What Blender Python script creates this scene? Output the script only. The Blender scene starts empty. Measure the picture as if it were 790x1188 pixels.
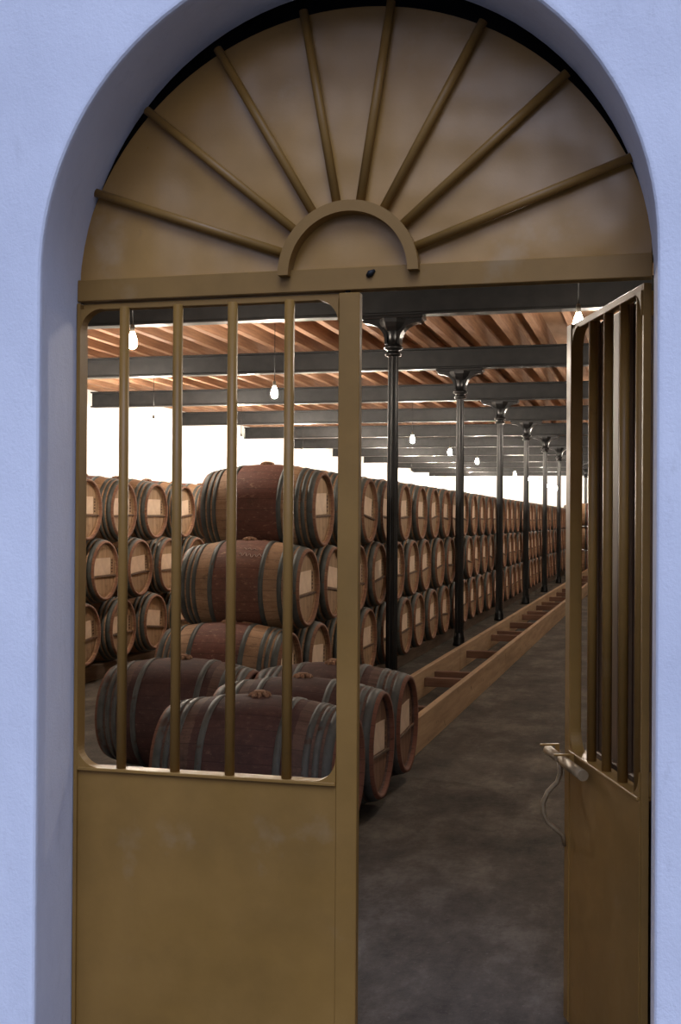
import bpy, bmesh, math, random
from mathutils import Vector, Matrix
random.seed(7)
sc = bpy.context.scene
COL = sc.collection
PI = math.pi

# ------------------------------------------------------------------ mesh builder
class MB:
    def __init__(s): s.v = []; s.f = []; s.m = []; s.s = []
    def add(s, vs, fs, mi=0, smooth=False):
        o = len(s.v); s.v += [tuple(p) for p in vs]
        for f in fs:
            s.f.append([i + o for i in f]); s.m.append(mi); s.s.append(smooth)
        return s
    def box(s, x0, x1, y0, y1, z0, z1, mi=0, bev=0.0, M=None):
        if bev > 0:
            bm = bmesh.new(); bmesh.ops.create_cube(bm, size=1.0)
            for v in bm.verts:
                v.co = Vector(((x0 + x1) / 2 + v.co.x * (x1 - x0), (y0 + y1) / 2 + v.co.y * (y1 - y0), (z0 + z1) / 2 + v.co.z * (z1 - z0)))
            bmesh.ops.bevel(bm, geom=bm.edges[:], offset=bev, segments=1, affect='EDGES', profile=0.5)
            bm.verts.index_update()
            vs = [v.co.copy() for v in bm.verts]; fs = [[v.index for v in f.verts] for f in bm.faces]; bm.free()
        else:
            vs = [Vector(p) for p in ((x0, y0, z0), (x1, y0, z0), (x1, y1, z0), (x0, y1, z0), (x0, y0, z1), (x1, y0, z1), (x1, y1, z1), (x0, y1, z1))]
            fs = [[0, 3, 2, 1], [4, 5, 6, 7], [0, 1, 5, 4], [1, 2, 6, 5], [2, 3, 7, 6], [3, 0, 4, 7]]
        if M: vs = [M @ p for p in vs]
        return s.add(vs, fs, mi)
    def lathe(s, prof, axis='Z', n=32, mi=0, smooth=True, closed=False, M=None, a0=0.0, sy=1.0):
        """prof: list of (r, h) around the axis"""
        vs = []; fs = []
        k = len(prof)
        for r, h in prof:
            for i in range(n):
                a = a0 + 2 * PI * i / n; c, d = r * math.cos(a), r * math.sin(a) * sy
                p = Vector((c, d, h)) if axis == 'Z' else Vector((h, c, d))
                vs.append(M @ p if M else p)
        for j in range(k if closed else k - 1):
            j2 = (j + 1) % k
            for i in range(n):
                i2 = (i + 1) % n
                fs.append([j * n + i, j * n + i2, j2 * n + i2, j2 * n + i])
        s.add(vs, fs, mi, smooth)
        return s
    def disc(s, r, h, axis='Z', n=32, mi=0, flip=False):
        vs = []
        for i in range(n):
            a = 2 * PI * i / n; c, d = r * math.cos(a), r * math.sin(a)
            vs.append((c, d, h) if axis == 'Z' else (h, c, d))
        f = list(range(n))
        if flip: f.reverse()
        return s.add(vs, [f], mi)
    def tube(s, pts, r, n=10, mi=0, caps=True):
        pts = [Vector(p) for p in pts]; vs = []; fs = []
        prev = None
        for i, p in enumerate(pts):
            d = (pts[min(i + 1, len(pts) - 1)] - pts[max(i - 1, 0)]).normalized()
            if prev is None:
                a = d.orthogonal().normalized()
            else:
                a = (prev - d * prev.dot(d)).normalized()
            prev = a; b = d.cross(a)
            rr = r[i] if isinstance(r, (list, tuple)) else r
            for k in range(n):
                t = 2 * PI * k / n
                vs.append(p + (a * math.cos(t) + b * math.sin(t)) * rr)
        for i in range(len(pts) - 1):
            for k in range(n):
                k2 = (k + 1) % n
                fs.append([i * n + k, i * n + k2, (i + 1) * n + k2, (i + 1) * n + k])
        s.add(vs, fs, mi, True)
        if caps:
            m = len(pts) - 1
            s.add(vs[:n], [list(range(n))[::-1]], mi); s.add(vs[m * n:], [list(range(n))], mi)
        return s
    def strip(s, pts, w, t, mi=0):
        """flat strap following pts (in the yz/xz plane given by 'w' vector) thickness t vector list"""
        return s
    def prism(s, poly, y0, y1, mi=0, smooth_side=False):
        """poly in (x, z), counter-clockwise seen from -Y; extruded in Y"""
        n = len(poly)
        vs = [(x, y0, z) for x, z in poly] + [(x, y1, z) for x, z in poly]
        s.add(vs, [list(range(n)), list(range(2 * n - 1, n - 1, -1))], mi)
        s.add(vs, [[i, i + n, (i + 1) % n + n, (i + 1) % n] for i in range(n)], mi, smooth_side)
        return s
    def mesh(s, name, mats):
        me = bpy.data.meshes.new(name); me.from_pydata(s.v, [], s.f)
        for m in (mats if isinstance(mats, (list, tuple)) else [mats]): me.materials.append(m)
        me.polygons.foreach_set('material_index', s.m); me.polygons.foreach_set('use_smooth', s.s)
        bm = bmesh.new(); bm.from_mesh(me); bmesh.ops.remove_doubles(bm, verts=bm.verts[:], dist=1e-5)
        bmesh.ops.recalc_face_normals(bm, faces=bm.faces[:]); bm.to_mesh(me); bm.free()
        me.update(); return me
    def build(s, name, mats, parent=None, loc=(0, 0, 0), rot=None):
        return link(name, s.mesh(name, mats), parent, loc, rot)

def link(name, me, parent=None, loc=(0, 0, 0), rot=None):
    o = bpy.data.objects.new(name, me); COL.objects.link(o); o.location = loc
    if rot: o.rotation_euler = rot
    if parent: o.parent = parent
    return o
def tag(o, label=None, cat=None, group=None, kind=None):
    if label: o['label'] = label
    if cat: o['category'] = cat
    if group: o['group'] = group
    if kind: o['kind'] = kind
    return o
def thing(name, label, cat, loc=(0, 0, 0), rotz=0.0, group=None):
    o = bpy.data.objects.new(name, None); COL.objects.link(o); o.empty_display_size = .1
    o.location = loc; o.rotation_euler = (0, 0, rotz)
    return tag(o, label, cat, group)
def copy_tree(root):
    r = root.copy(); COL.objects.link(r)
    for ch in root.children:
        c = ch.copy(); COL.objects.link(c); c.parent = r
        for g in ch.children:
            d = g.copy(); COL.objects.link(d); d.parent = c
    return r
ONES = ['', 'first', 'second', 'third', 'fourth', 'fifth', 'sixth', 'seventh', 'eighth', 'ninth', 'tenth', 'eleventh', 'twelfth', 'thirteenth',
        'fourteenth', 'fifteenth', 'sixteenth', 'seventeenth', 'eighteenth', 'nineteenth']
def ordn(n):
    if n < 20: return ONES[n]
    t = {2: 'twent', 3: 'thirt', 4: 'fort'}[n // 10]
    return t + 'ieth' if n % 10 == 0 else t + 'y-' + ONES[n % 10]

# ------------------------------------------------------------------ materials
def srgb(r, g, b):
    f = lambda c: (c / 255 / 12.92) if c / 255 <= .04045 else ((c / 255 + .055) / 1.055) ** 2.4
    return (f(r), f(g), f(b), 1)
class Mat:
    def __init__(s, name, rough=.6, metal=0.0, spec=.5):
        s.m = bpy.data.materials.new(name); s.m.use_nodes = True
        s.t = s.m.node_tree; s.b = s.t.nodes['Principled BSDF']
        s.b.inputs['Roughness'].default_value = rough; s.b.inputs['Metallic'].default_value = metal
        s.b.inputs['Specular IOR Level'].default_value = spec
    def n(s, typ, **kw):
        nd = s.t.nodes.new(typ)
        for k, v in kw.items(): setattr(nd, k, v)
        return nd
    def l(s, a, b): s.t.links.new(a, b)
    def coords(s, scale=(1, 1, 1), what='Object'):
        tc = s.n('ShaderNodeTexCoord'); mp = s.n('ShaderNodeMapping'); mp.inputs['Scale'].default_value = scale
        s.l(tc.outputs[what], mp.inputs['Vector']); return mp.outputs['Vector']
    def noise(s, vec, scale=5, detail=4, rough=.6):
        nz = s.n('ShaderNodeTexNoise'); nz.inputs['Scale'].default_value = scale; nz.inputs['Detail'].default_value = detail
        nz.inputs['Roughness'].default_value = rough; s.l(vec, nz.inputs['Vector']); return nz.outputs['Fac']
    def ramp(s, fac, stops, interp='LINEAR'):
        r = s.n('ShaderNodeValToRGB'); r.color_ramp.interpolation = interp
        e = r.color_ramp.elements
        while len(e) < len(stops): e.new(.5)
        for el, (p, c) in zip(e, stops): el.position = p; el.color = c if len(c) == 4 else (*c, 1)
        s.l(fac, r.inputs['Fac']); return r.outputs['Color']
    def mix(s, fac, a, b, mode='MIX'):
        m = s.n('ShaderNodeMix', data_type='RGBA', blend_type=mode)
        for sock, v in ((m.inputs[0], fac), (m.inputs[6], a), (m.inputs[7], b)):
            if hasattr(v, 'is_output'): s.l(v, sock)
            elif isinstance(v, (int, float)): sock.default_value = v
            else: sock.default_value = v if len(v) == 4 else (*v, 1)
        return m.outputs[2]
    def math(s, op, a, b=0.0, c=None):
        m = s.n('ShaderNodeMath', operation=op)
        for sock, v in ((m.inputs[0], a), (m.inputs[1], b)) + (((m.inputs[2], c),) if c is not None else ()):
            if hasattr(v, 'is_output'): s.l(v, sock)
            else: sock.default_value = v
        return m.outputs[0]
    def bump(s, h, strength=.3, dist=.01):
        b = s.n('ShaderNodeBump'); b.inputs['Strength'].default_value = strength; b.inputs['Distance'].default_value = dist
        s.l(h, b.inputs['Height']); s.l(b.outputs['Normal'], s.b.inputs['Normal'])
    def color(s, c):
        if hasattr(c, 'is_output'): s.l(c, s.b.inputs['Base Color'])
        else: s.b.inputs['Base Color'].default_value = c if len(c) == 4 else (*c, 1)
        return s

def noisy(name, c1, c2, scale=(1, 1, 1), ns=5, rough=.7, metal=0.0, bump=.2, bd=.01, detail=5, spec=.4, speck=None, what='Object'):
    M = Mat(name, rough, metal, spec); v = M.coords(scale, what); f = M.noise(v, ns, detail)
    c = M.ramp(f, [(.3, c1), (.7, c2)])
    if speck:
        col, thr, sc2 = speck
        g = M.noise(M.coords((1, 1, 1), what), sc2, 3)
        c = M.mix(M.ramp(g, [(thr, (0, 0, 0)), (thr + .06, (1, 1, 1))]), c, col)
    M.color(c)
    if bump: M.bump(M.noise(v, ns * 4, 4), bump, bd)
    return M.m

# exterior plaster, lime washed
def plaster_mat():
    M = Mat('lime_plaster', .92, 0, .15)
    v = M.coords((1, 1, .6)); f = M.noise(v, 2.0, 7, .65)
    c = M.ramp(f, [(.3, (.66, .67, .72)), (.7, (.80, .81, .85))])
    g = M.noise(M.coords((1, 1, .35)), 14, 6, .75)
    c = M.mix(M.ramp(g, [(.58, (0, 0, 0)), (.80, (.5, .5, .5))]), c, (.50, .50, .52))
    M.color(c)
    M.bump(M.math('ADD', M.noise(M.coords((1, 1, .5)), 22, 6, .7), M.math('MULTIPLY', M.noise(M.coords(), 130, 3), .5)), .4, .006); return M.m
plaster = plaster_mat()
plaster_in = noisy('white_limewash', (.84, .83, .80), (.90, .89, .87), (1, 1, 1), 1.5, .9, 0, .2, .006, 5, .2)
stone_dark = noisy('grey_stone_wall', (.16, .14, .12), (.30, .27, .24), (1, 1, 1), 3, .9, 0, .4, .01)
cavity_shade = noisy('shade_black_masonry', (.012, .011, .010), (.03, .027, .025), (1, 1, 1), 5, .95, 0, .4, .01)  # near-black colour paints in the shade of the gap above the fanlight
# olive brown gate paint
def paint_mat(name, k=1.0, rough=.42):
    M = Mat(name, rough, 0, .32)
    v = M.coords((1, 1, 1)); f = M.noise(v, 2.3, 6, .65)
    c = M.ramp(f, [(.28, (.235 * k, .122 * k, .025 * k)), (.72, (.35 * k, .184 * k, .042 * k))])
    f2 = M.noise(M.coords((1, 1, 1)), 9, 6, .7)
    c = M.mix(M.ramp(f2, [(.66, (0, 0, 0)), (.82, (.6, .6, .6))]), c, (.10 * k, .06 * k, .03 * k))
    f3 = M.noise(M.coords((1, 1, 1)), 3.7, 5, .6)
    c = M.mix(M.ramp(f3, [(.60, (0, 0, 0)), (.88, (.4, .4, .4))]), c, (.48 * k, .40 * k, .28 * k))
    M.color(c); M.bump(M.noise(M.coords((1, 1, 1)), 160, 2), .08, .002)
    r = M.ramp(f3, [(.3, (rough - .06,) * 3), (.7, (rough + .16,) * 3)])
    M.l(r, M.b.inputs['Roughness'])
    M.m['k'] = k
    return M.m
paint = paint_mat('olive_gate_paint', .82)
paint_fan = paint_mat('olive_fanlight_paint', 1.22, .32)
def warp(m):
    t = m.node_tree; b = t.nodes['Principled BSDF']; b.inputs['Specular IOR Level'].default_value = .65
    tc = t.nodes.new('ShaderNodeTexCoord'); nz = t.nodes.new('ShaderNodeTexNoise'); nz.inputs['Scale'].default_value = 2.4; nz.inputs['Detail'].default_value = 2
    t.links.new(tc.outputs['Object'], nz.inputs['Vector']); bp = t.nodes.new('ShaderNodeBump'); bp.inputs['Strength'].default_value = .6; bp.inputs['Distance'].default_value = .08
    t.links.new(nz.outputs['Fac'], bp.inputs['Height'])
    old = b.inputs['Normal'].links[0].from_node; t.links.new(bp.outputs['Normal'], old.inputs['Normal'])
warp(paint_fan)
paint_brown = noisy('brown_door_paint', (.12, .068, .034), (.21, .125, .062), (8, 8, .5), 3, .5, 0, .12, .004, 5, .35)
rod = noisy('worn_rod', (.14, .09, .04), (.30, .21, .11), (1, 1, 1), 25, .4, .2, .05, .002)
dark_iron = noisy('dark_painted_iron', (.010, .0105, .011), (.020, .0205, .021), (1, 1, 1), 6, .42, .0, .08, .003, 4, .3)
iron_gloss = noisy('glossy_iron', (.006, .0065, .007), (.012, .013, .014), (1, 1, 1), 8, .28, .0, .03, .003, 4, .5)
joist_m = noisy('joist_timber', (.20, .10, .055), (.36, .20, .11), (9, .6, 9), 3, .8, 0, .25, .006)
board_m = noisy('ceiling_board', (.34, .19, .10), (.52, .31, .18), (2, .5, 2), 3, .85, 0, .15, .006)
plank_m = noisy('runway_plank', (.36, .23, .13), (.56, .38, .22), (8, .6, 8), 2, .75, 0, .2, .004, 6, .3, ((.12, .08, .05), .66, 14))
cross_m = noisy('crosspiece_timber', (.14, .07, .045), (.26, .14, .09), (.8, 6, 6), 3, .8, 0, .2, .004)
bearer_m = noisy('bearer_timber', (.10, .07, .05), (.19, .13, .09), (6, .6, 6), 3, .85, 0, .2, .004)
chock_m = noisy('chock_timber', (.42, .25, .14), (.58, .37, .21), (4, 1, 4), 6, .8)
cord_m = noisy('black_cord', (.002, .002, .002), (.004, .004, .004), (1, 1, 1), 20, .6, 0, 0)
brass_m = noisy('dull_socket', (.05, .045, .04), (.10, .09, .07), (1, 1, 1), 20, .45, .3, 0)
hoop_m = noisy('galvanised_hoop', (.055, .060, .054), (.115, .12, .108), (1, 1, 1), 9, .6, .15, .15, .002, 5, .5, ((.10, .055, .035), .64, 12))
hoop_old = noisy('weathered_hoop', (.045, .047, .043), (.12, .12, .11), (1, 1, 1), 7, .62, .15, .15, .002, 5, .5, ((.07, .04, .03), .58, 10))

def barrel_mat(name, wood1, wood2, red1, red2, band=.195, rim=(.20, .085, .05), dark=(.05, .03, .022)):
    M = Mat(name, .72, 0, .3)
    tc = M.n('ShaderNodeTexCoord'); sp = M.n('ShaderNodeSeparateXYZ'); M.l(tc.outputs['Object'], sp.inputs[0])
    oi = M.n('ShaderNodeObjectInfo'); rnd = oi.outputs['Random']
    ax = M.math('ABSOLUTE', sp.outputs['X'])
    ang = M.math('MULTIPLY', M.math('ARCTAN2', sp.outputs['Z'], sp.outputs['Y']), 26 / (2 * PI))
    stave = M.math('FLOOR', ang); fr = M.math('FRACT', ang)
    # one tone per stave
    wn = M.n('ShaderNodeTexWhiteNoise', noise_dimensions='2D'); cb = M.n('ShaderNodeCombineXYZ')
    M.l(stave, cb.inputs[0]); M.l(rnd, cb.inputs[1]); M.l(cb.outputs[0], wn.inputs['Vector'])
    # grain drawn out along the axis, moved per barrel
    ad = M.n('ShaderNodeVectorMath', operation='ADD'); M.l(tc.outputs['Object'], ad.inputs[0])
    cb2 = M.n('ShaderNodeCombineXYZ'); M.l(M.math('MULTIPLY', rnd, 37.0), cb2.inputs[0]); M.l(M.math('MULTIPLY', rnd, 91.0), cb2.inputs[1])
    M.l(cb2.outputs[0], ad.inputs[1])
    mp = M.n('ShaderNodeMapping'); mp.inputs['Scale'].default_value = (1.2, 9, 9); M.l(ad.outputs[0], mp.inputs['Vector'])
    g = M.noise(mp.outputs['Vector'], 3, 6, .65)
    wood = M.ramp(g, [(.28, wood1), (.72, wood2)])
    wood = M.mix(M.math('MULTIPLY', wn.outputs['Value'], .35), wood, tuple(c * .55 for c in wood1))
    mp2 = M.n('ShaderNodeMapping'); mp2.inputs['Scale'].default_value = (2, 3, 3); M.l(ad.outputs[0], mp2.inputs['Vector'])
    g2 = M.noise(mp2.outputs['Vector'], 2.2, 6, .7)
    red = M.ramp(g2, [(.3, red1), (.72, red2)])
    edge = M.math('ADD', ax, M.math('MULTIPLY', M.math('SUBTRACT', g, .5), .03))
    inband = M.math('LESS_THAN', edge, band)
    c = M.mix(M.math('MULTIPLY', inband, M.math('ADD', .80, M.math('MULTIPLY', rnd, .18))), wood, red)
    c = M.mix(M.math('MULTIPLY', M.math('GREATER_THAN', ax, .452), .8), c, (*rim, 1))
    spl = M.ramp(g2, [(.60, (0, 0, 0)), (.72, (.6, .6, .6))])
    c = M.mix(spl, c, dark)
    mp3 = M.n('ShaderNodeMapping'); mp3.inputs['Scale'].default_value = (8, 16, 16); M.l(ad.outputs[0], mp3.inputs['Vector'])
    g3 = M.noise(mp3.outputs['Vector'], 2.5, 6, .8)
    c = M.mix(M.ramp(g3, [(.56, (0, 0, 0)), (.70, (.55, .55, .55))]), c, tuple(min(1, k * 1.35) for k in wood2))
    c = M.mix(M.ramp(g3, [(.30, (.65, .65, .65)), (.44, (0, 0, 0))]), c, dark)
    seam = M.math('GREATER_THAN', M.math('ABSOLUTE', M.math('SUBTRACT', fr, .5)), .475)
    c = M.mix(M.math('MULTIPLY', seam, .55), c, dark)
    M.color(c)
    M.bump(M.math('SUBTRACT', M.math('MULTIPLY', g, .4), seam), .35, .004)
    return M.m
oak = barrel_mat('oak_staves', (.30, .17, .09), (.50, .31, .18), (.10, .036, .030), (.20, .075, .055))
oak_old = barrel_mat('wine_stained_staves', (.085, .046, .035), (.17, .10, .072), (.045, .022, .020), (.10, .046, .038), .26, (.22, .085, .05), (.03, .016, .013))
def head_mat(name, c1, c2):
    M = Mat(name, .75, 0, .25)
    tc = M.n('ShaderNodeTexCoord'); sp = M.n('ShaderNodeSeparateXYZ'); M.l(tc.outputs['Object'], sp.inputs[0])
    oi = M.n('ShaderNodeObjectInfo')
    b = M.math('MULTIPLY', M.math('ADD', sp.outputs['Y'], .4), 11.0); fl = M.math('FLOOR', b); fr = M.math('FRACT', b)
    wn = M.n('ShaderNodeTexWhiteNoise', noise_dimensions='2D'); cb = M.n('ShaderNodeCombineXYZ')
    M.l(fl, cb.inputs[0]); M.l(oi.outputs['Random'], cb.inputs[1]); M.l(cb.outputs[0], wn.inputs['Vector'])
    g = M.noise(M.coords((6, 12, 1.5)), 3, 6, .6)
    c = M.ramp(g, [(.25, c1), (.75, c2)])
    c = M.mix(M.math('MULTIPLY', wn.outputs['Value'], .30), c, tuple(k * .6 for k in c1))
    c = M.mix(M.math('MULTIPLY', oi.outputs['Random'], .30), c, tuple(k * .6 for k in c1))
    seam = M.math('GREATER_THAN', M.math('ABSOLUTE', M.math('SUBTRACT', fr, .5)), .47)
    c = M.mix(M.math('MULTIPLY', seam, .6), c, (.08, .05, .03))
    st = M.noise(M.coords((3, 3, 3)), 2.6, 5, .6)
    c = M.mix(M.ramp(st, [(.60, (0, 0, 0)), (.74, (.55, .55, .55))]), c, (.14, .08, .05))
    M.color(c); M.bump(g, .15, .003); return M.m
head_m = head_mat('oak_head', (.36, .23, .13), (.56, .38, .23))
head_old = head_mat('stained_head', (.22, .12, .075), (.36, .21, .13))
paper = noisy('label_paper', (.70, .52, .37), (.84, .65, .48), (1, 1, 1), 12, .85, 0, 0)
ink = noisy('label_print', (.10, .06, .04), (.18, .11, .07), (1, 1, 1), 30, .8, 0, 0)
chalk = noisy('chalk', (.55, .40, .33), (.70, .55, .47), (1, 1, 1), 60, .9, 0, 0)
bung_m = noisy('bung_cork', (.18, .09, .05), (.34, .19, .11), (1, 1, 1), 18, .9, 0, .4, .004)

def floor_mat():
    M = Mat('cellar_floor', .85, 0, .25)
    v = M.coords((1, .5, 1)); f = M.noise(v, 2.4, 10, .74)
    c = M.ramp(f, [(.32, (.028, .022, .017)), (.50, (.080, .065, .050)), (.68, (.175, .147, .116))])
    f2 = M.noise(M.coords((1.6, 1.2, 1)), 5, 8, .75)
    c = M.mix(M.ramp(f2, [(.55, (0, 0, 0)), (.72, (.65, .65, .65))]), c, (.028, .022, .018))
    f3 = M.noise(M.coords((1, 1, 1)), 38, 4, .7)
    c = M.mix(M.ramp(f3, [(.62, (0, 0, 0)), (.74, (.5, .5, .5))]), c, (.21, .18, .15))
    M.color(c); M.bump(M.noise(M.coords((1, 1, 1)), 26, 6, .7), .5, .012); return M.m
floor_m = floor_mat()
ground_m = noisy('yard_gravel', (.05, .05, .05), (.10, .095, .09), (1, 1, 1), 14, .95, 0, .4, .01)

def bulb_mat(name, k):
    M = Mat(name, .3)
    M.color((1, .9, .75)); M.b.inputs['Emission Color'].default_value = (1.0, .87, .73, 1)
    M.b.inputs['Emission Strength'].default_value = BULB * k
    return M.m
BULB = 1400.0
bulb_m = bulb_mat('bright_bulb', 1.0); bulb_wall = bulb_mat('bright_bulb_wall', 3.0); bulb_aisle = bulb_mat('clear_bulb', .56); bulb_door = bulb_mat('weak_bulb', .30)

# ------------------------------------------------------------------ setting
YG = 3.2                       # plane of the gate
AX, AZ, AR = -.82, 2.225, .812  # arch at the gate
WX0, WX1, WT = -6.0, 3.4, 5.0
def arch_line(cx, cz, r, xl, xr, z0, n=48, rz=None):
    pts = [(xl, z0), (xl, cz * .5)]
    for i in range(n + 1):
        a = PI - PI * i / n
        x = cx + r * math.cos(a)
        pts.append((x, cz + (rz or r) * math.sin(a)))
    pts += [(xr, cz * .5), (xr, z0)]
    return pts
def front_wall():
    mb = MB()
    A = arch_line(AX, AZ, AR, AX - AR, AX + AR, -.02, rz=.845)              # at the gate
    c2 = (-.802, 2.247, .802)
    B = arch_line(*c2, c2[0] - c2[2], c2[0] + c2[2], -.02)         # at the front face
    e = .013
    loops = [(A, 3.215), (arch_line(*c2, c2[0] - c2[2], c2[0] + c2[2], -.02), 2.92 + e + .004)]
    for t in (0, .33, .67, 1.0):                                # soft rounded arris
        a = t * PI / 2; off = e * (1 - math.cos(a)); y = 2.92 + e * (1 - math.sin(a))
        r = c2[2] + off
        loops.append((arch_line(c2[0], c2[1], r, c2[0] - r, c2[0] + r, -.02), y))
    r = c2[2] + e + .004
    loops.append((arch_line(c2[0], c2[1], r, c2[0] - r, c2[0] + r, -.02), 2.92))
    n = len(A)
    vs = [(x, y, z) for L, y in loops for x, z in L]
    fs = [[k * n + i, k * n + i + 1, (k + 1) * n + i + 1, (k + 1) * n + i] for k in range(len(loops) - 1) for i in range(n - 1)]
    mb.add(vs, fs, 0, True)
    # front face: from the outer loop out to a frame
    L, y = loops[-1]
    def outer(p, i):
        x, z = p
        if i <= 1: return (WX0, z)
        if i >= n - 2: return (WX1, z)
        dx, dz = x - c2[0], z - c2[1]
        k = 1e9
        if dx < -1e-6: k = min(k, (WX0 - c2[0]) / dx)
        if dx > 1e-6: k = min(k, (WX1 - c2[0]) / dx)
        if dz > 1e-6: k = min(k, (WT - c2[1]) / dz)
        return (c2[0] + dx * k, c2[1] + dz * k)
    O = [outer(p, i) for i, p in enumerate(L)]
    vs = [(x, y, z) for x, z in L] + [(x, y, z) for x, z in O]
    fs = []
    for i in range(n - 1):
        a, b = O[i], O[i + 1]
        f = [i, i + 1, n + i + 1, n + i]
        if abs(a[0] - b[0]) > 1e-6 and abs(a[1] - b[1]) > 1e-6:     # frame corner
            vs.append((WX0 if a[0] < AX else WX1, y, WT)); f = [i, i + 1, n + i + 1, len(vs) - 1, n + i]
        fs.append(f)
    mb.add(vs, fs, 0)
    # back half of the wall with a wider square opening, so that the leaves can swing in
    X0, X1, ZT = -2.05, .42, 2.96
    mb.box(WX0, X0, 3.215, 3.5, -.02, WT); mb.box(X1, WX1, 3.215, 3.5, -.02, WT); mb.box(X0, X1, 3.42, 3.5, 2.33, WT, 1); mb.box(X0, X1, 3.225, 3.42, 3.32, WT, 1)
    mb.box(X0 - .05, AX - AR, 3.215, 3.235, -.02, AZ); mb.box(AX + AR, X1 + .05, 3.215, 3.235, -.02, AZ)   # rebate behind the jambs
    # cavity above the lintel, closed at the back by the slab and on top by the wall itself
    mb.box(X0 - .4, X0 - .35, 3.2, 3.5, AZ, 3.4); mb.box(X1 + .35, X1 + .4, 3.2, 3.5, AZ, 3.4)
    # rest of the cellar's end wall, beyond the facade that the photo shows
    mb.box(-9.8, WX0 + .02, 3.2, 3.5, -.02, WT)
    o = tag(mb.build('wall_front', [plaster, cavity_shade]), kind='structure')
    o.data.set_sharp_from_angle(angle=math.radians(22))
front_wall()
XL, XR, YE, ZC = -9.62, 3.2, 56.3, 4.02
tag(MB().box(XL - .3, XR + .3, 3.216, YE + .3, -.25, 0).build('floor', floor_m), kind='structure')
tag(MB().box(XL - .3, XL, 3.5, YE + .3, 0, 4.6).build('wall_left', plaster_in), kind='structure')
tag(MB().box(XR, XR + .3, 3.5, YE + .3, 0, 4.6).build('wall_right', stone_dark), kind='structure')
tag(MB().box(XL, XR, YE, YE + .3, 0, 4.6).build('wall_back', plaster_in), kind='structure')
tag(MB().box(XL - .3, XR + .3, 3.4, YE + .3, ZC, ZC + .2).build('ceiling', board_m), kind='structure')
tag(MB().box(-14, 12, -16, 3.216, -.25, -.02).build('ground', ground_m), kind='structure')

# ------------------------------------------------------------------ ceiling: beams, joists
Y0, SP = 11.265, 4.083
beam_mb = MB()
beam_mb.box(XL, XR, -.085, .085, 3.55, 3.572, bev=.004); beam_mb.box(XL, XR, -.085, .085, 3.80, 3.822, bev=.004)
beam_mb.box(XL, XR, -.012, .012, 3.572, 3.80)
beam_me = beam_mb.mesh('iron_beam', dark_iron)
for k in range(-1, 11):
    o = link('iron_beam', beam_me, None, (0, Y0 + SP * k, 0))
    lab = ('dark iron ceiling beam above the doorway, in front of the columns' if k == -1 else
           'dark iron ceiling beam resting on the %s column from the gate' % ordn(k + 1))
    tag(o, lab, 'beam', 'dark iron ceiling beams')
jx = XL + .2
js = MB().box(-.045, .045, 3.5, YE, 3.822, ZC, bev=.004).mesh('ceiling_joist', joist_m)
while jx < XR - .1:
    o = link('ceiling_joist', js, None, (jx + random.uniform(-.02, .02), 0, 0))
    tag(o, 'long timber joist lying across the dark iron beams under the ceiling boards', 'joist', 'timber ceiling joists')
    jx += .385

# ------------------------------------------------------------------ columns
XC = -2.437
def make_column():
    t = thing('iron_column', '', 'column')
    b = MB(); b.lathe([(0, 0), (.082, 0), (.082, .03), (.072, .05), (.072, .10), (.064, .13), (.058, .16)], n=24)
    b.build('base', iron_gloss, t)
    s = MB()
    n = 32; vs = []; hs = [(.057, .14), (.054, 1.5), (.048, 3.19)]
    for r, h in hs:
        for i in range(n):
            a = 2 * PI * i / n; rr = r * (1.0 if i % 2 else .90); vs.append((rr * math.cos(a), rr * math.sin(a), h))
    s.add(vs, [[j * n + i, j * n + (i + 1) % n, (j + 1) * n + (i + 1) % n, (j + 1) * n + i] for j in range(2) for i in range(n)], 0, False)
    s.build('shaft', iron_gloss, t)
    c = MB()
    c.lathe([(.048, 3.165), (.075, 3.17), (.080, 3.185), (.072, 3.20), (.058, 3.21), (.058, 3.225), (.088, 3.235), (.094, 3.25), (.086, 3.265),
             (.070, 3.275), (.070, 3.33), (.076, 3.37), (.088, 3.41), (.10, 3.44)], n=24)
    # curved brackets carrying the beam, left and right, and short ones along the aisle
    for sx in (1, -1):
        pts = [(sx * .05, 3.28), (sx * .072, 3.28)]
        for i in range(9):
            a = i / 8 * PI / 2
            pts.append((sx * (.072 + .19 * (1 - math.cos(a))), 3.31 + .17 * math.sin(a)))
        pts += [(sx * .285, 3.49), (sx * .285, 3.53), (sx * .05, 3.53)]
        if sx < 0: pts.reverse()
        c.prism(pts, -.07, .07)
    c.box(-.30, .30, -.11, .11, 3.512, 3.55, bev=.006)
    c.lathe([(.10, 3.40), (.13, 3.44), (.15, 3.48), (.155, 3.515)], n=8, smooth=False, a0=PI / 8)
    c.build('capital', iron_gloss, t)
    return t
col0 = make_column()
for k in range(0, 11):
    o = col0 if k == 0 else copy_tree(col0)
    o.location = (XC, Y0 + SP * k, 0)
    tag(o, 'slender dark iron column in front of barrel heads, %s from the gate' % ordn(k + 1), 'column', 'iron columns beside the aisle')

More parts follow.
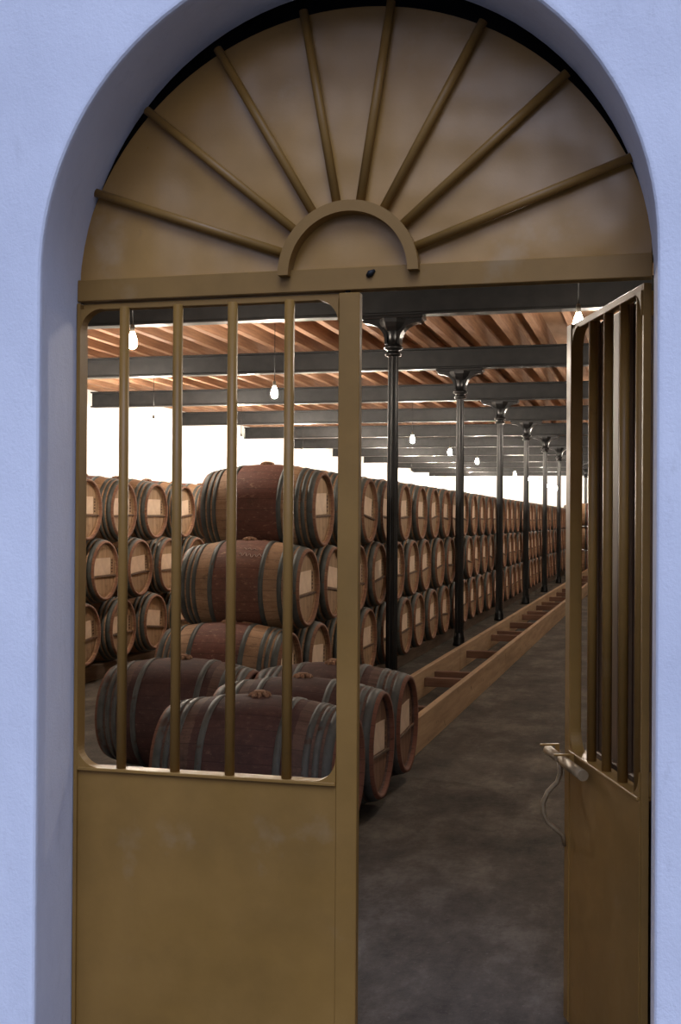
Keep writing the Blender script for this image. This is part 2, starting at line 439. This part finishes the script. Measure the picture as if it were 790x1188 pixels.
# ------------------------------------------------------------------ bare bulbs on cords
ZB = 3.08
def make_lamp(bm_):
    t = thing('pendant_bulb', '', 'lamp')
    MB().tube([(0, 0, .115), (0, 0, .92)], .0045, 6).build('cord', cord_m, t)
    MB().lathe([(0, .125), (.012, .125), (.019, .11), (.019, .065), (.015, .055), (0, .055)], n=12).build('socket', brass_m, t)
    prof = [(r * 1.2, h * 1.25 - .012) for r, h in [(0, -.055), (.014, -.052), (.026, -.042), (.033, -.026), (.034, -.008), (.030, .012), (.022, .034), (.015, .052), (.013, .06)]]
    MB().lathe(prof, n=12).build('bulb', bm_, t)
    return t
lamps = {}
def lamp(x, y, label, group, m):
    if m.name in lamps: o = copy_tree(lamps[m.name])
    else: o = lamps[m.name] = make_lamp(m)
    o.location = (x, y, ZB); tag(o, label, 'lamp', group)
for i in range(0, 12):
    y = Y0 + SP * (i - 1) + 2.0
    lab = {0: 'large glaring bare bulb seen between the first two bars of the left gate leaf',
           1: 'glaring bare bulb on long cord above the nearest top barrel'}.get(i, 'lit bare bulb hanging between the two barrel rows, %s of its line from the gate' % ordn(i + 1))
    lamp(-4.19 if i == 0 else -4.27, y, lab, 'bulbs over the gangway between barrel rows', bulb_m)
for i in range(1, 12):
    y = Y0 + SP * (i - 1) + 2.0
    lamp(-7.55, y, 'lit bare bulb beside the white left wall, %s of its line from the gate' % ordn(i), 'bulbs beside the white left wall', bulb_wall)
lamp(-.56, Y0 - 2 * SP + 2.0, 'weak bare bulb just inside the doorway, above the lintel', 'bulbs over the open aisle', bulb_door)
for i in range(0, 12):
    y = Y0 + SP * (i - 1) + 2.0
    lamp(-.56, y + (-.15 if i == 0 else 0), 'lit clear bare bulb above the aisle beside the open right gate leaf top' if i == 0 else
         'lit bare bulb over the open aisle, %s of its line from the gate' % ordn(i + 1), 'bulbs over the open aisle', bulb_aisle)

# ------------------------------------------------------------------ barrels
L2, RB, RH = .475, .358, .290
def br(x): return RB - (RB - RH) * (abs(x) / L2) ** 1.9
def body_prof(n=14):
    p = [(br(-L2 + 2 * L2 * i / n), -L2 + 2 * L2 * i / n) for i in range(n + 1)]
    ins = [(RH - .022, L2), (RH - .024, L2 - .045)]
    return [(r, -h) for r, h in reversed(ins)] + p + ins
def add_hoop(mb, x0, x1, mi=0, n=40, t=.005):
    a, b = br(x0), br(x1)
    mb.lathe([(a - .002, x0), (a + t, x0), (br((x0 + x1) / 2) + t + .001, (x0 + x1) / 2), (b + t, x1), (b - .002, x1)], 'X', n, mi)
HOOPS = [(.180, .215), (.318, .350), (.366, .396), (.412, .456)]
HOOPS = HOOPS + [(-b, -a) for a, b in HOOPS]
ME = {}
ME['body'] = MB().lathe(body_prof(), 'X', 48).mesh('staves', oak)
ME['body_old'] = MB().lathe(body_prof(), 'X', 48).mesh('stained_staves', oak_old)
for i, (a, b) in enumerate(HOOPS):
    mb = MB(); add_hoop(mb, a, b); ME['hoop%d' % i] = mb.mesh('hoop', hoop_m)
    mb = MB(); add_hoop(mb, a, b); ME['hoop_old%d' % i] = mb.mesh('hoop', hoop_old)
def head_mesh(m):
    return MB().lathe([(0, 0), (RH - .06, 0), (RH - .024, -.006), (RH - .024, -.02)], 'X', 40, smooth=False).mesh('head', m)
ME['head'] = head_mesh(head_m); ME['head_old'] = head_mesh(head_old)
lb = MB().box(.0005, .003, -.215, .145, -.040, .125)
for zz, w in ((.10, .012), (.072, .017), (.045, .012), (.015, .018), (-.015, .013)): lb.box(.0005, .0015, .185 - w, .185 + w, zz - .009, zz + .009, 1)
ME['label'] = lb.mesh('paper_label', [paper, ink])
ME['bar'] = MB().box(0, .012, -.255, .255, -.062, -.046, bev=.002).mesh('crossbar', ink)
def bung_mesh():
    mb = MB(); z = RB
    mb.lathe([(0, z + .022), (.028, z + .022), (.033, z + .015), (.034, z - .02)], n=14)
    rnd = random.Random(3)
    for k in range(9):                                              # scrap of sacking spread round the bung
        a = 2 * PI * k / 9 + rnd.uniform(-.2, .2); r = rnd.uniform(.05, .075)
        p = [(.03 * math.cos(a), .03 * math.sin(a), z + .008), (r * .75 * math.cos(a + .1), r * .75 * math.sin(a + .1), z + .006 - .004), (r * math.cos(a), r * math.sin(a), z - .012)]
        mb.tube(p, [.012, .013, .005], 6)
    return mb.mesh('bung', bung_m)
ME['bung'] = bung_mesh()

def make_barrel(old=False):
    s = '_old' if old else ''
    t = thing('wine_barrel', '', 'barrel')
    link('staves', ME['body' + s], t)
    for i in range(len(HOOPS)): link('hoop', ME['hoop%s%d' % (s, i)], t)
    h = link('head', ME['head' + s], t, (L2 - .032, 0, 0))
    link('paper_label', ME['label'], h); link('crossbar', ME['bar'], h)
    link('head', ME['head' + s], t, (-L2 + .032, 0, 0), (0, 0, PI))
    link('bung', ME['bung'], t)
    return t
barrel0 = make_barrel(); barrel_old0 = make_barrel(True)
flags = {}
# one-piece version for barrels far down the row (a few pixels each)
fb = MB(); fb.lathe(body_prof(10), 'X', 32, 0)
for a, b in HOOPS: add_hoop(fb, a, b, 1, 32)
for s in (1, -1): fb.disc(RH - .024, s * (L2 - .032), 'X', 32, 2, s < 0)
fb.box(L2 - .0315, L2 - .029, -.215, .145, -.04, .125, 3); fb.box(L2 - .0315, L2 - .02, -.255, .255, -.062, -.046, 4)
fb.lathe([(0, RB + .022), (.03, RB + .022), (.034, RB - .02)], n=10, mi=5)
far_me = fb.mesh('wine_barrel', [oak, hoop_m, head_m, paper, ink, bung_m])
def barrel(x, y, z, label, group, far=False, old=False, roll=None, yaw=0.0, src=None):
    if far:
        o = link('wine_barrel', far_me); o.location = (x, y, z)
    else:
        key = 'old' if old else 'new'; p = barrel_old0 if old else barrel0
        o = copy_tree(p) if key in flags else p
        flags[key] = 1; o.location = (x, y, z)
    o.rotation_euler = (random.uniform(-.10, .10) if roll is None else roll, 0, yaw)
    tag(o, label, 'barrel', group); return o
PITCH = SP / 5; TZ = [.492, 1.088, 1.684]; TN = ['bottom', 'middle', 'top']
XM = -2.53 - L2                                                     # the long row beside the aisle
G = 'barrels of the long row beside the aisle'
front = {}
for tier in range(3):
    yb = {2: 9.155, 1: 8.747, 0: 8.339}[tier]
    n = 36
    for k in range(n):
        y = yb + PITCH * k
        if k == 0:
            lab = ['nearest bottom barrel of the long row, half hidden behind dark floor barrels', 'nearest middle barrel of the long row, whole side and chalk scrawl showing',
                   'nearest top barrel of the long row, whole side showing against white wall'][tier]
        else:
            lab = 'oak barrel with paper label on its head, %s in the %s tier beside the aisle' % (ordn(k + 1), TN[tier])
        o = barrel(XM + random.uniform(-.015, .015), y, TZ[tier], lab, G, far=y > 23.4, roll=.03 if k == 0 else None)
        if k == 0: front[tier] = o
# faint chalk scrawl on the nearest middle barrel
mb = MB()
rnd = random.Random(5); pts = []
def on_barrel(x, a): r = br(x) + .0015; return (x, -r * math.cos(a), r * math.sin(a))
for i in range(60):
    u = i / 59
    x = .00 + .20 * u; a = .80 + .05 * math.sin(u * 34) * (1 - .4 * u) + .02 * math.sin(u * 9)
    pts.append(on_barrel(x, a))
mb.tube(pts, .0022, 5)
mb.tube([on_barrel(.02 + .11 * i / 14, .98 + .03 * math.sin(i * 1.3)) for i in range(15)], .0022, 5)
c = mb.build('chalk_scrawl', chalk, front[1]); c['label'] = 'faint pale chalk handwriting'
XLR = -5.2 - L2
for tier in range(3):
    yb = {2: 10.44 - PITCH, 1: 10.848 - PITCH, 0: 10.44 - PITCH}[tier]
    for k in range(7):
        lab = ('oak barrel in the %s tier behind the left gate bars, %s from the left' % (TN[tier], ordn(k + 1)))
        barrel(XLR + random.uniform(-.015, .015), yb + PITCH * k, TZ[tier], lab, 'barrels of the row by the left wall')
# barrels lying across the far end of the aisle
for tier in range(3):
    for k in range(4):
        lab = ('distant barrel lying side-on across the aisle end, %s tier, %s of two' % (TN[tier], ['left', 'right'][k]) if k < 2 else
               'distant barrel behind the side-on barrels at the aisle end, %s tier, %s one' % (TN[tier], ['inner', 'outer'][k - 2]))
        barrel((-1.86, -.89, -1.375, -2.335)[k], (37.45, 37.45, 38.19, 38.52)[k], .36 + .728 * tier, lab, 'barrels across the aisle end', far=True, roll=1.2)
# dark stained barrels standing about on the floor
Z = RB + .002
G2 = 'dark stained barrels lying on the floor near the gate'
barrel(-1.925, 5.78, Z, 'dark wine-stained floor barrel nearest the gate, right behind its lower bars', G2, old=True, roll=.02, yaw=-.01)
barrel(-1.92, 6.50, Z, 'dark floor barrel behind the nearest one, its head clear of gate post', G2, old=True, roll=-.05, yaw=.01)
barrel(-1.925, 7.23, Z, 'dark floor barrel touching the near end of the timber runway', G2, old=True, roll=.05, yaw=0)
barrel(-2.90, 7.17, Z, 'dark floor barrel at left, below the nearest barrel stack', G2, old=True, roll=.03, yaw=.015)

# timbers under the rows, chocks between barrels
def bearer(x, y0, y1, label, g):
    o = MB().box(-.05, .05, y0, y1, 0, .145, bev=.006).build('bearer_timber', bearer_m, None, (x, 0, 0)); tag(o, label, 'timber', g)
bearer(XM - .27, 8.0, 37.6, 'long bearer timber under the inner ends of the aisle row', 'bearers under the aisle row')
bearer(XM + .27, 8.0, 37.6, 'long bearer timber under the head ends of the aisle row', 'bearers under the aisle row')
bearer(XLR - .27, 9.2, 15.2, 'bearer timber under wall side of the row behind left gate bars', 'bearers under the left row')
bearer(XLR + .27, 9.2, 15.2, 'bearer timber under head side of the row behind left gate bars', 'bearers under the left row')
def chock(x, y, z, a, label):
    mb = MB(); mb.prism([(-.05, 0), (.05, 0), (.05, .034), (-.05, .05)], -.035, .035)
    tag(mb.build('wooden_chock', chock_m, None, (x, y, z), (0, 0, a)), label, 'chock', 'wooden chocks under the nearest barrels')
chock(XM + .12, 8.34 + .235 - .17, TZ[0] + RB - .052, .1, 'small pale wooden chock under the nearest middle barrel')
chock(XM + .14, 8.74 + .235 - .17, TZ[1] + RB - .052, .1, 'small pale wooden chock under the nearest top barrel')

# ------------------------------------------------------------------ timber runway
t = thing('barrel_runway', 'long low timber runway of two planks with crosspieces beside the aisle', 'runway', (-1.84, 7.6, 0), -.0072)
def board(xa, xb):
    mb = MB(); y = 0.0; ends = [0, 5.2, 10.6, 16.4, 22.2, 28.6]
    for a, b in zip(ends[:-1], ends[1:]): mb.box(xa, xb, a + .004, b - .004, 0, .245 + random.uniform(-.004, .004), bev=.005)
    return mb
board(.215, .265).build('side_plank', plank_m, t); board(-.265, -.215).build('side_plank', plank_m, t)
for y in (9.15, 10.85, 11.35, 13.25, 15.2, 15.75, 17.1, 18.6, 19.3, 20.7, 21.6, 23.1, 24.6, 26, 27.5, 29, 30.8, 32.5):
    MB().box(-.215, .215, y - 7.6 - .04, y - 7.6 + .04, .09, .17, bev=.005).build('crosspiece', cross_m, t)

# ------------------------------------------------------------------ fanlight over the gate
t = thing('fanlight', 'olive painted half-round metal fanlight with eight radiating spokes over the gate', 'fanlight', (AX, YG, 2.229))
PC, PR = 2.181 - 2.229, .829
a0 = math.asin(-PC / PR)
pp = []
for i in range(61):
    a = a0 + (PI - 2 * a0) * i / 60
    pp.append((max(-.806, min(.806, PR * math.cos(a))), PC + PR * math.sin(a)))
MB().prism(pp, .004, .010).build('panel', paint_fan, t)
HC = (.006, 2.272 - 2.229)
hub = MB(); pts = []
n = 32
vs = []
ro, ri = .197, .167
for i in range(n + 1):
    a = PI * i / n
    for r, y in ((ro, .004), (ro, -.042), (ri, -.042), (ri, .004)):
        vs.append((HC[0] + r * math.cos(a), y, HC[1] + r * math.sin(a)))
fs = []
for i in range(n):
    for k in range(4):
        k2 = (k + 1) % 4; fs.append([i * 4 + k, i * 4 + k2, (i + 1) * 4 + k2, (i + 1) * 4 + k])
fs += [[0, 1, 2, 3], [n * 4 + 3, n * 4 + 2, n * 4 + 1, n * 4]]
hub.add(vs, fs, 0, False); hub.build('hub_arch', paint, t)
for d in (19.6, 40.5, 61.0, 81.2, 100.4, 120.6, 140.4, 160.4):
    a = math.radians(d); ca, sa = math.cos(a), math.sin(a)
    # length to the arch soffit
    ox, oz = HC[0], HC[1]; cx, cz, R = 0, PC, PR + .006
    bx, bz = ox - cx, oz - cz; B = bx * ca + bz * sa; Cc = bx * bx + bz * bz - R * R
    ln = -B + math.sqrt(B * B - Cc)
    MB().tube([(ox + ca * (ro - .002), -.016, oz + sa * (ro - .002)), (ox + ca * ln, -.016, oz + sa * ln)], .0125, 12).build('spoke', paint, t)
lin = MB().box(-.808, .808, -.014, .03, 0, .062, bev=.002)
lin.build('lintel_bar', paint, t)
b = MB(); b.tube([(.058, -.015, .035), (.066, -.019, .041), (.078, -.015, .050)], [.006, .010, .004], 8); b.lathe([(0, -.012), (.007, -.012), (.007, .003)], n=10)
o = b.build('bolt_hole', cord_m, t); o['label'] = 'small dark burr on the bar'

# ------------------------------------------------------------------ gate leaves
def fillet(mb, cx, cz, sx, sz, r, y0, y1, th=None):
    """concave corner plate: corner at (cx, cz), arms along sx, sz"""
    pts = [(cx, cz), (cx + sx * r, cz)]
    for i in range(9):
        a = i / 8 * PI / 2
        pts.append((cx + sx * (r - r * math.sin(a) * .82), cz + sz * (r - r * math.cos(a) * .82) if False else cz + sz * (r * (1 - math.cos(a)))))
    pts.append((cx, cz + sz * r))
    if sx * sz < 0: pts.reverse()
    mb.prism(pts, y0, y1)
def corner(mb, cx, cz, sx, sz, r, y0, y1):
    pts = [(cx, cz)]
    for i in range(11):
        a = i / 10 * PI / 2                                          # arc centred at the far corner
        pts.append((cx + sx * (r - r * math.sin(a)), cz + sz * (r - r * math.cos(a))))
    if sx * sz < 0: pts.reverse()
    mb.prism(pts[::1], y0, y1)
RAIL, TOPZ = .883, 2.222
def leaf(label, loc, rot, W, side, bars, post):
    """W width; side=+1: hinge at x=0 and leaf towards +x, -1: towards -x.  Front is -y."""
    t = thing('gate_leaf', label, 'gate', loc, rot)
    X = lambda a, b: (min(side * a, side * b), max(side * a, side * b))
    x0, x1 = X(.004, W - post); MB().box(x0, x1, -.018 if side < 0 else -.010, -.004, .03, RAIL - .008, bev=.001).build('lower_panel', paint, t)
    x0, x1 = X(.012, W - post); MB().box(x0, x1, -.022, .030, RAIL - .010, RAIL, bev=.002).build('ledge_rail', paint, t)
    x0, x1 = X(.012, W - post); MB().box(x0, x1, -.002 if side > 0 else -.014, .026 if side > 0 else .012, TOPZ - (.017 if side > 0 else .022), TOPZ, bev=.002).build('top_rail', paint, t)
    x0, x1 = X(.012, W - post); MB().box(x0, x1, -.012, .020, .03, .07, bev=.002).build('bottom_rail', paint, t)
    x0, x1 = X(W - post, W); MB().box(x0, x1, -.021 if side < 0 else -.013, .018, .03, TOPZ, bev=.002).build('post', paint, t)
    x0, x1 = X(0, .011); MB().box(x0, x1, -.020 if side > 0 else -.014, .030 if side > 0 else .006, .03, TOPZ, bev=.001).build('hinge_stile', paint, t)
    for b in bars:
        MB().tube([(side * b, 0, RAIL - .002), (side * b, 0, TOPZ - .012)], .0142, 14).build('bar', paint, t)
    R = .066
    for cx, s2 in ((.011, 1), (W - post, -1)):
        for cz, sz in ((RAIL, 1), (TOPZ - .017, -1)):
            mb = MB(); corner(mb, side * cx, cz, side * s2, sz, R, -.018, .018); mb.build('corner_gusset', paint, t)
    return t
LW = .842
left = leaf('closed left gate leaf with olive sheet panel and four bars', (-1.626, YG, 0), 0, LW, 1, (.1415, .3065, .4715, .6385), .059)
rot = math.atan2(-.9426, .334)
right = leaf('open right gate leaf with sliding bolt and curved handle, swung inward', (-.020, YG + .03, 0), rot, .712, -1, (.058, .197, .343, .490), .050)
# sliding bolt and handle on the front face of the right leaf
zb = .858
b = MB(); b.tube([(-.80, -.052, zb), (-.655, -.052, zb)], .0155, 14); b.tube([(-.66, -.052, zb), (-.60, -.052, zb)], .011, 12); b.tube([(-.61, -.052, zb), (-.40, -.052, zb)], .0165, 14)
bolt = b.build('bolt_rod', rod, right)
for x in (-.775, -.605):
    g = MB(); g.box(x - .006, x + .006, -.085, -.022, zb + .018, zb + .024, bev=.001); g.box(x - .006, x + .006, -.035, -.022, zb - .025, zb + .02, bev=.001)
    g.build('bolt_bracket', paint, bolt)
hp = [(-.655, -.052, zb - .005), (-.655, -.050, zb - .045), (-.660, -.058, zb - .075), (-.668, -.085, zb - .105), (-.672, -.100, zb - .14), (-.672, -.100, zb - .17),
      (-.668, -.088, zb - .20), (-.662, -.060, zb - .225), (-.66, -.040, zb - .240), (-.66, -.034, zb - .275)]
MB().tube(hp, [.009] + [.008] * 8 + [.006], 10).build('handle', rod, right)
# inner door folded open behind the right leaf
d = thing('door_leaf', 'tall brown boarded door leaf folded open behind the right gate leaf', 'door', (-.020, YG + .03, 0), rot)
bd = MB(); xs = [-.745, -.625, -.505, -.385, -.265, -.145, -.02]
for a, b_ in zip(xs[:-1], xs[1:]): bd.box(a + .002, b_ - .002, .085, .112, .02, 2.24, bev=.006)
bd.build('board_panel', paint_brown, d)
for xa, xb in ((-.745, -.695), (-.415, -.365), (-.07, -.02)): MB().box(xa, xb, .066, .085, .02, 2.24, bev=.004).build('batten', paint_brown, d)
MB().box(-.745, -.02, .070, .085, .80, .875, bev=.004).build('cross_rail', paint_brown, d)

# ------------------------------------------------------------------ daylight outside
w = bpy.data.worlds.new('World'); sc.world = w; w.use_nodes = True; nt = w.node_tree
bg = nt.nodes['Background']; tc = nt.nodes.new('ShaderNodeTexCoord'); sp = nt.nodes.new('ShaderNodeSeparateXYZ'); cr = nt.nodes.new('ShaderNodeValToRGB')
nt.links.new(tc.outputs['Generated'], sp.inputs[0]); nt.links.new(sp.outputs['Z'], cr.inputs['Fac'])
e = cr.color_ramp.elements; e[0].position = 0.0; e[0].color = (.14, .16, .26, 1); e[1].position = .75; e[1].color = (.37, .44, .79, 1)
m_ = e.new(.30); m_.color = (.42, .48, .72, 1)
# a brighter break in the cloud low in front, towards the right
def band(sock, a, b, c, d):
    r = nt.nodes.new('ShaderNodeValToRGB'); el = r.color_ramp.elements
    el[0].position = a; el[0].color = (0, 0, 0, 1); el[1].position = d; el[1].color = (0, 0, 0, 1)
    for p in (b, c): q = el.new(p); q.color = (1, 1, 1, 1)
    nt.links.new(sock, r.inputs['Fac']); return r.outputs['Color']
mx = nt.nodes.new('ShaderNodeMath'); mx.operation = 'MULTIPLY_ADD'; mx.inputs[1].default_value = .5; mx.inputs[2].default_value = .5; nt.links.new(sp.outputs['X'], mx.inputs[0])
my = nt.nodes.new('ShaderNodeMath'); my.operation = 'MULTIPLY_ADD'; my.inputs[1].default_value = -1; my.inputs[2].default_value = 0; nt.links.new(sp.outputs['Y'], my.inputs[0])
b1 = band(sp.outputs['Z'], .20, .30, .42, .58); b2 = band(mx.outputs[0], .33, .47, .72, .9); b3r = nt.nodes.new('ShaderNodeValToRGB'); b3r.color_ramp.elements[0].position = .2; b3r.color_ramp.elements[1].position = .5; nt.links.new(my.outputs[0], b3r.inputs['Fac']); b3 = b3r.outputs['Color']
def mul(a, b):
    m = nt.nodes.new('ShaderNodeMix'); m.data_type = 'RGBA'; m.blend_type = 'MULTIPLY'; m.inputs[0].default_value = 1
    nt.links.new(a, m.inputs[6]); nt.links.new(b, m.inputs[7]); return m.outputs[2]
msk = mul(mul(b1, b2), b3)
ad = nt.nodes.new('ShaderNodeMix'); ad.data_type = 'RGBA'; nt.links.new(msk, ad.inputs[0]); nt.links.new(cr.outputs['Color'], ad.inputs[6]); ad.inputs[7].default_value = (2.3, 2.45, 3.2, 1)
nt.links.new(ad.outputs[2], bg.inputs['Color']); bg.inputs['Strength'].default_value = .84
sun = bpy.data.lights.new('overcast_sun', 'SUN'); sun.energy = 2.1; sun.angle = math.radians(30); sun.color = (.56, .68, 1.0)
so = bpy.data.objects.new('overcast_sun', sun); COL.objects.link(so)
so.rotation_euler = Vector((-.14, .68, -.85)).to_track_quat('-Z', 'Y').to_euler(); so.location = (-4, -6, 8)

# ------------------------------------------------------------------ camera
cam = bpy.data.cameras.new('camera'); co = bpy.data.objects.new('camera', cam); COL.objects.link(co)
th, pit, roll = math.radians(14.669), math.radians(.382), math.radians(.371)
F = Vector((-math.sin(th), math.cos(th), 0)); R = Vector((math.cos(th), math.sin(th), 0)); U = Vector((0, 0, 1))
F2 = F * math.cos(pit) + U * math.sin(pit); U2 = U * math.cos(pit) - F * math.sin(pit)
R3 = R * math.cos(roll) + U2 * math.sin(roll); U3 = U2 * math.cos(roll) - R * math.sin(roll)
co.matrix_world = Matrix(((R3.x, U3.x, -F2.x, 0), (R3.y, U3.y, -F2.y, 0), (R3.z, U3.z, -F2.z, 1.6), (0, 0, 0, 1)))
cam.sensor_fit = 'HORIZONTAL'; cam.sensor_width = 36; cam.lens = 1398.2 / 790 * 36; cam.clip_end = 200
sc.camera = co
sc.view_settings.view_transform = 'Standard'; sc.view_settings.look = 'None'; sc.view_settings.gamma = 1; sc.view_settings.exposure = 0
sc.view_settings.use_curve_mapping = False
sc.cycles.use_denoising = True
sc.cycles.max_bounces = 6; sc.cycles.diffuse_bounces = 2; sc.cycles.glossy_bounces = 3; sc.cycles.transmission_bounces = 2
sc.cycles.sample_clamp_indirect = 4.0
